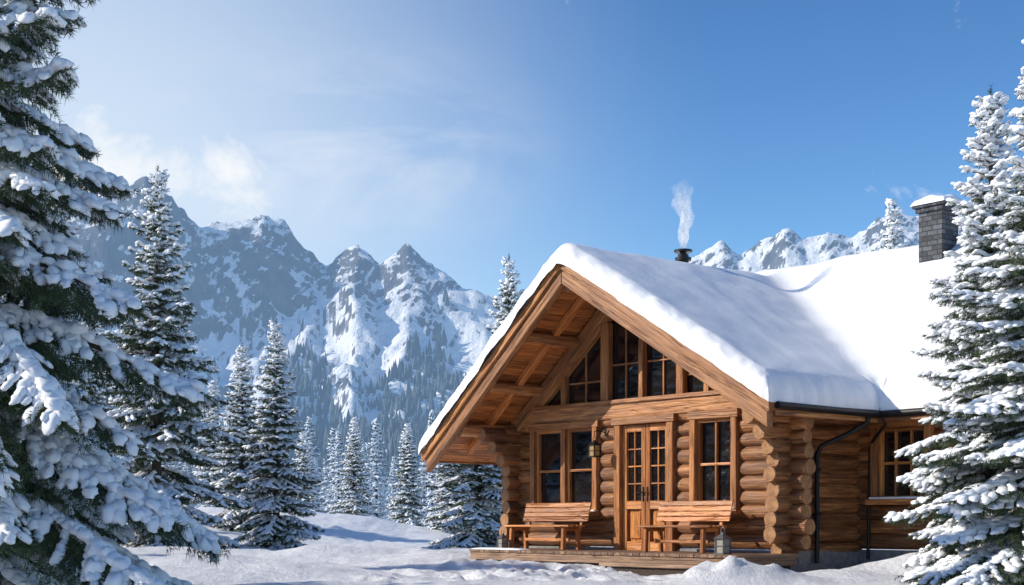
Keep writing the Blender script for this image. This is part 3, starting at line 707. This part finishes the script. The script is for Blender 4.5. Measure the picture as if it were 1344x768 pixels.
# ------------------------------------------------------------------ light, sky
EL=29
S=Vector((-.985,.0,0)).normalized()*math.cos(rad(EL))+Vector((0,0,math.sin(rad(EL))))
sun=bpy.data.lights.new('sun','SUN'); sun.energy=5.; sun.angle=rad(.53); sun.color=(1,.91,.76)
so=bpy.data.objects.new('sun',sun); COL.objects.link(so); so.rotation_euler=S.to_track_quat('Z','Y').to_euler()
w=bpy.data.worlds.new('World'); scene.world=w; w.use_nodes=True; nt=w.node_tree; nt.nodes.clear()
out=nd(nt,'OutputWorld'); bg=nd(nt,'Background'); bg.inputs[1].default_value=.085; nt.links.new(bg.outputs[0],out.inputs[0])
sk=nd(nt,'TexSky'); sk.sky_type='NISHITA'; sk.sun_disc=False; sk.sun_elevation=rad(EL); sk.sun_rotation=math.atan2(S.x,S.y)%(2*math.pi); sk.altitude=600; sk.air_density=1.; sk.dust_density=.5; sk.ozone_density=1.6
gm=nd(nt,'Gamma'); gm.inputs[1].default_value=1.46; nt.links.new(sk.outputs[0],gm.inputs[0])
hs=nd(nt,'HueSaturation'); hs.inputs['Saturation'].default_value=1.10; nt.links.new(gm.outputs[0],hs.inputs['Color'])
tc=nd(nt,'TexCoord'); D=tc.outputs['Generated']
mp=nd(nt,'Mapping'); mp.inputs['Rotation'].default_value=(0,rad(14),0); mp.inputs['Scale'].default_value=(2.2,2.2,7.); nt.links.new(D,mp.inputs[0])
n1=noisetex(nt,mp.outputs[0],1.9,6,.6,.6); n2=noisetex(nt,D,12.,7,.62,.3)
def dirmask(px,py,r0,r1,sc=(1,1,1)):
    c=Vector(((px-672)/1900,1,(685-py)/1900)).normalized()
    s=nd(nt,'VectorMath',operation='SUBTRACT'); nt.links.new(D,s.inputs[0]); s.inputs[1].default_value=c
    m=nd(nt,'VectorMath',operation='MULTIPLY'); nt.links.new(s.outputs[0],m.inputs[0]); m.inputs[1].default_value=sc
    l=nd(nt,'VectorMath',operation='LENGTH'); nt.links.new(m.outputs[0],l.inputs[0])
    r=nd(nt,'MapRange',interpolation_type='SMOOTHSTEP'); nt.links.new(l.outputs['Value'],r.inputs[0]); r.inputs[1].default_value=r1; r.inputs[2].default_value=r0; r.inputs[3].default_value=0; r.inputs[4].default_value=1
    return r.outputs[0]
hz=mth(nt,'MULTIPLY',dirmask(60,310,.0,.46,(1,1,1.0)),.88)
c0=mixc(nt,hz,hs.outputs[0],(8.7,10.0,11.3))
wisp=ramp(nt,n1,[(.42,(0,0,0)),(.74,(1,1,1))]).outputs[0]
wm=dirmask(450,190,.02,.17,(1,1,2.)); wispf=mth(nt,'MULTIPLY',mth(nt,'MULTIPLY',wisp,wm),.7)
cm=dirmask(175,238,.0,.125,(1,1,2.3)); cf=mth(nt,'ADD',mth(nt,'MULTIPLY',cm,.72),mth(nt,'MULTIPLY',mth(nt,'SUBTRACT',n2,.5),1.9)); cf=ramp(nt,cf,[(.28,(0,0,0)),(.62,(1,1,1))]).outputs[0]
f=mth(nt,'MAXIMUM',wispf,mth(nt,'MULTIPLY',cf,.92),True)
c=mixc(nt,f,c0,(11.6,11.7,11.8)); nt.links.new(c,bg.inputs[0])
# ------------------------------------------------------------------ camera
cd=bpy.data.cameras.new('camera'); co=bpy.data.objects.new('camera',cd); COL.objects.link(co); co.location=(0,0,CAMH); co.rotation_euler=(rad(90),0,0)
cd.sensor_width=36; cd.lens=36*1900/1344; cd.shift_y=(685-384)/1344; cd.clip_end=20000; cd.clip_start=.1; scene.camera=co
scene.view_settings.view_transform='Standard'; scene.view_settings.look='None'; scene.view_settings.exposure=0
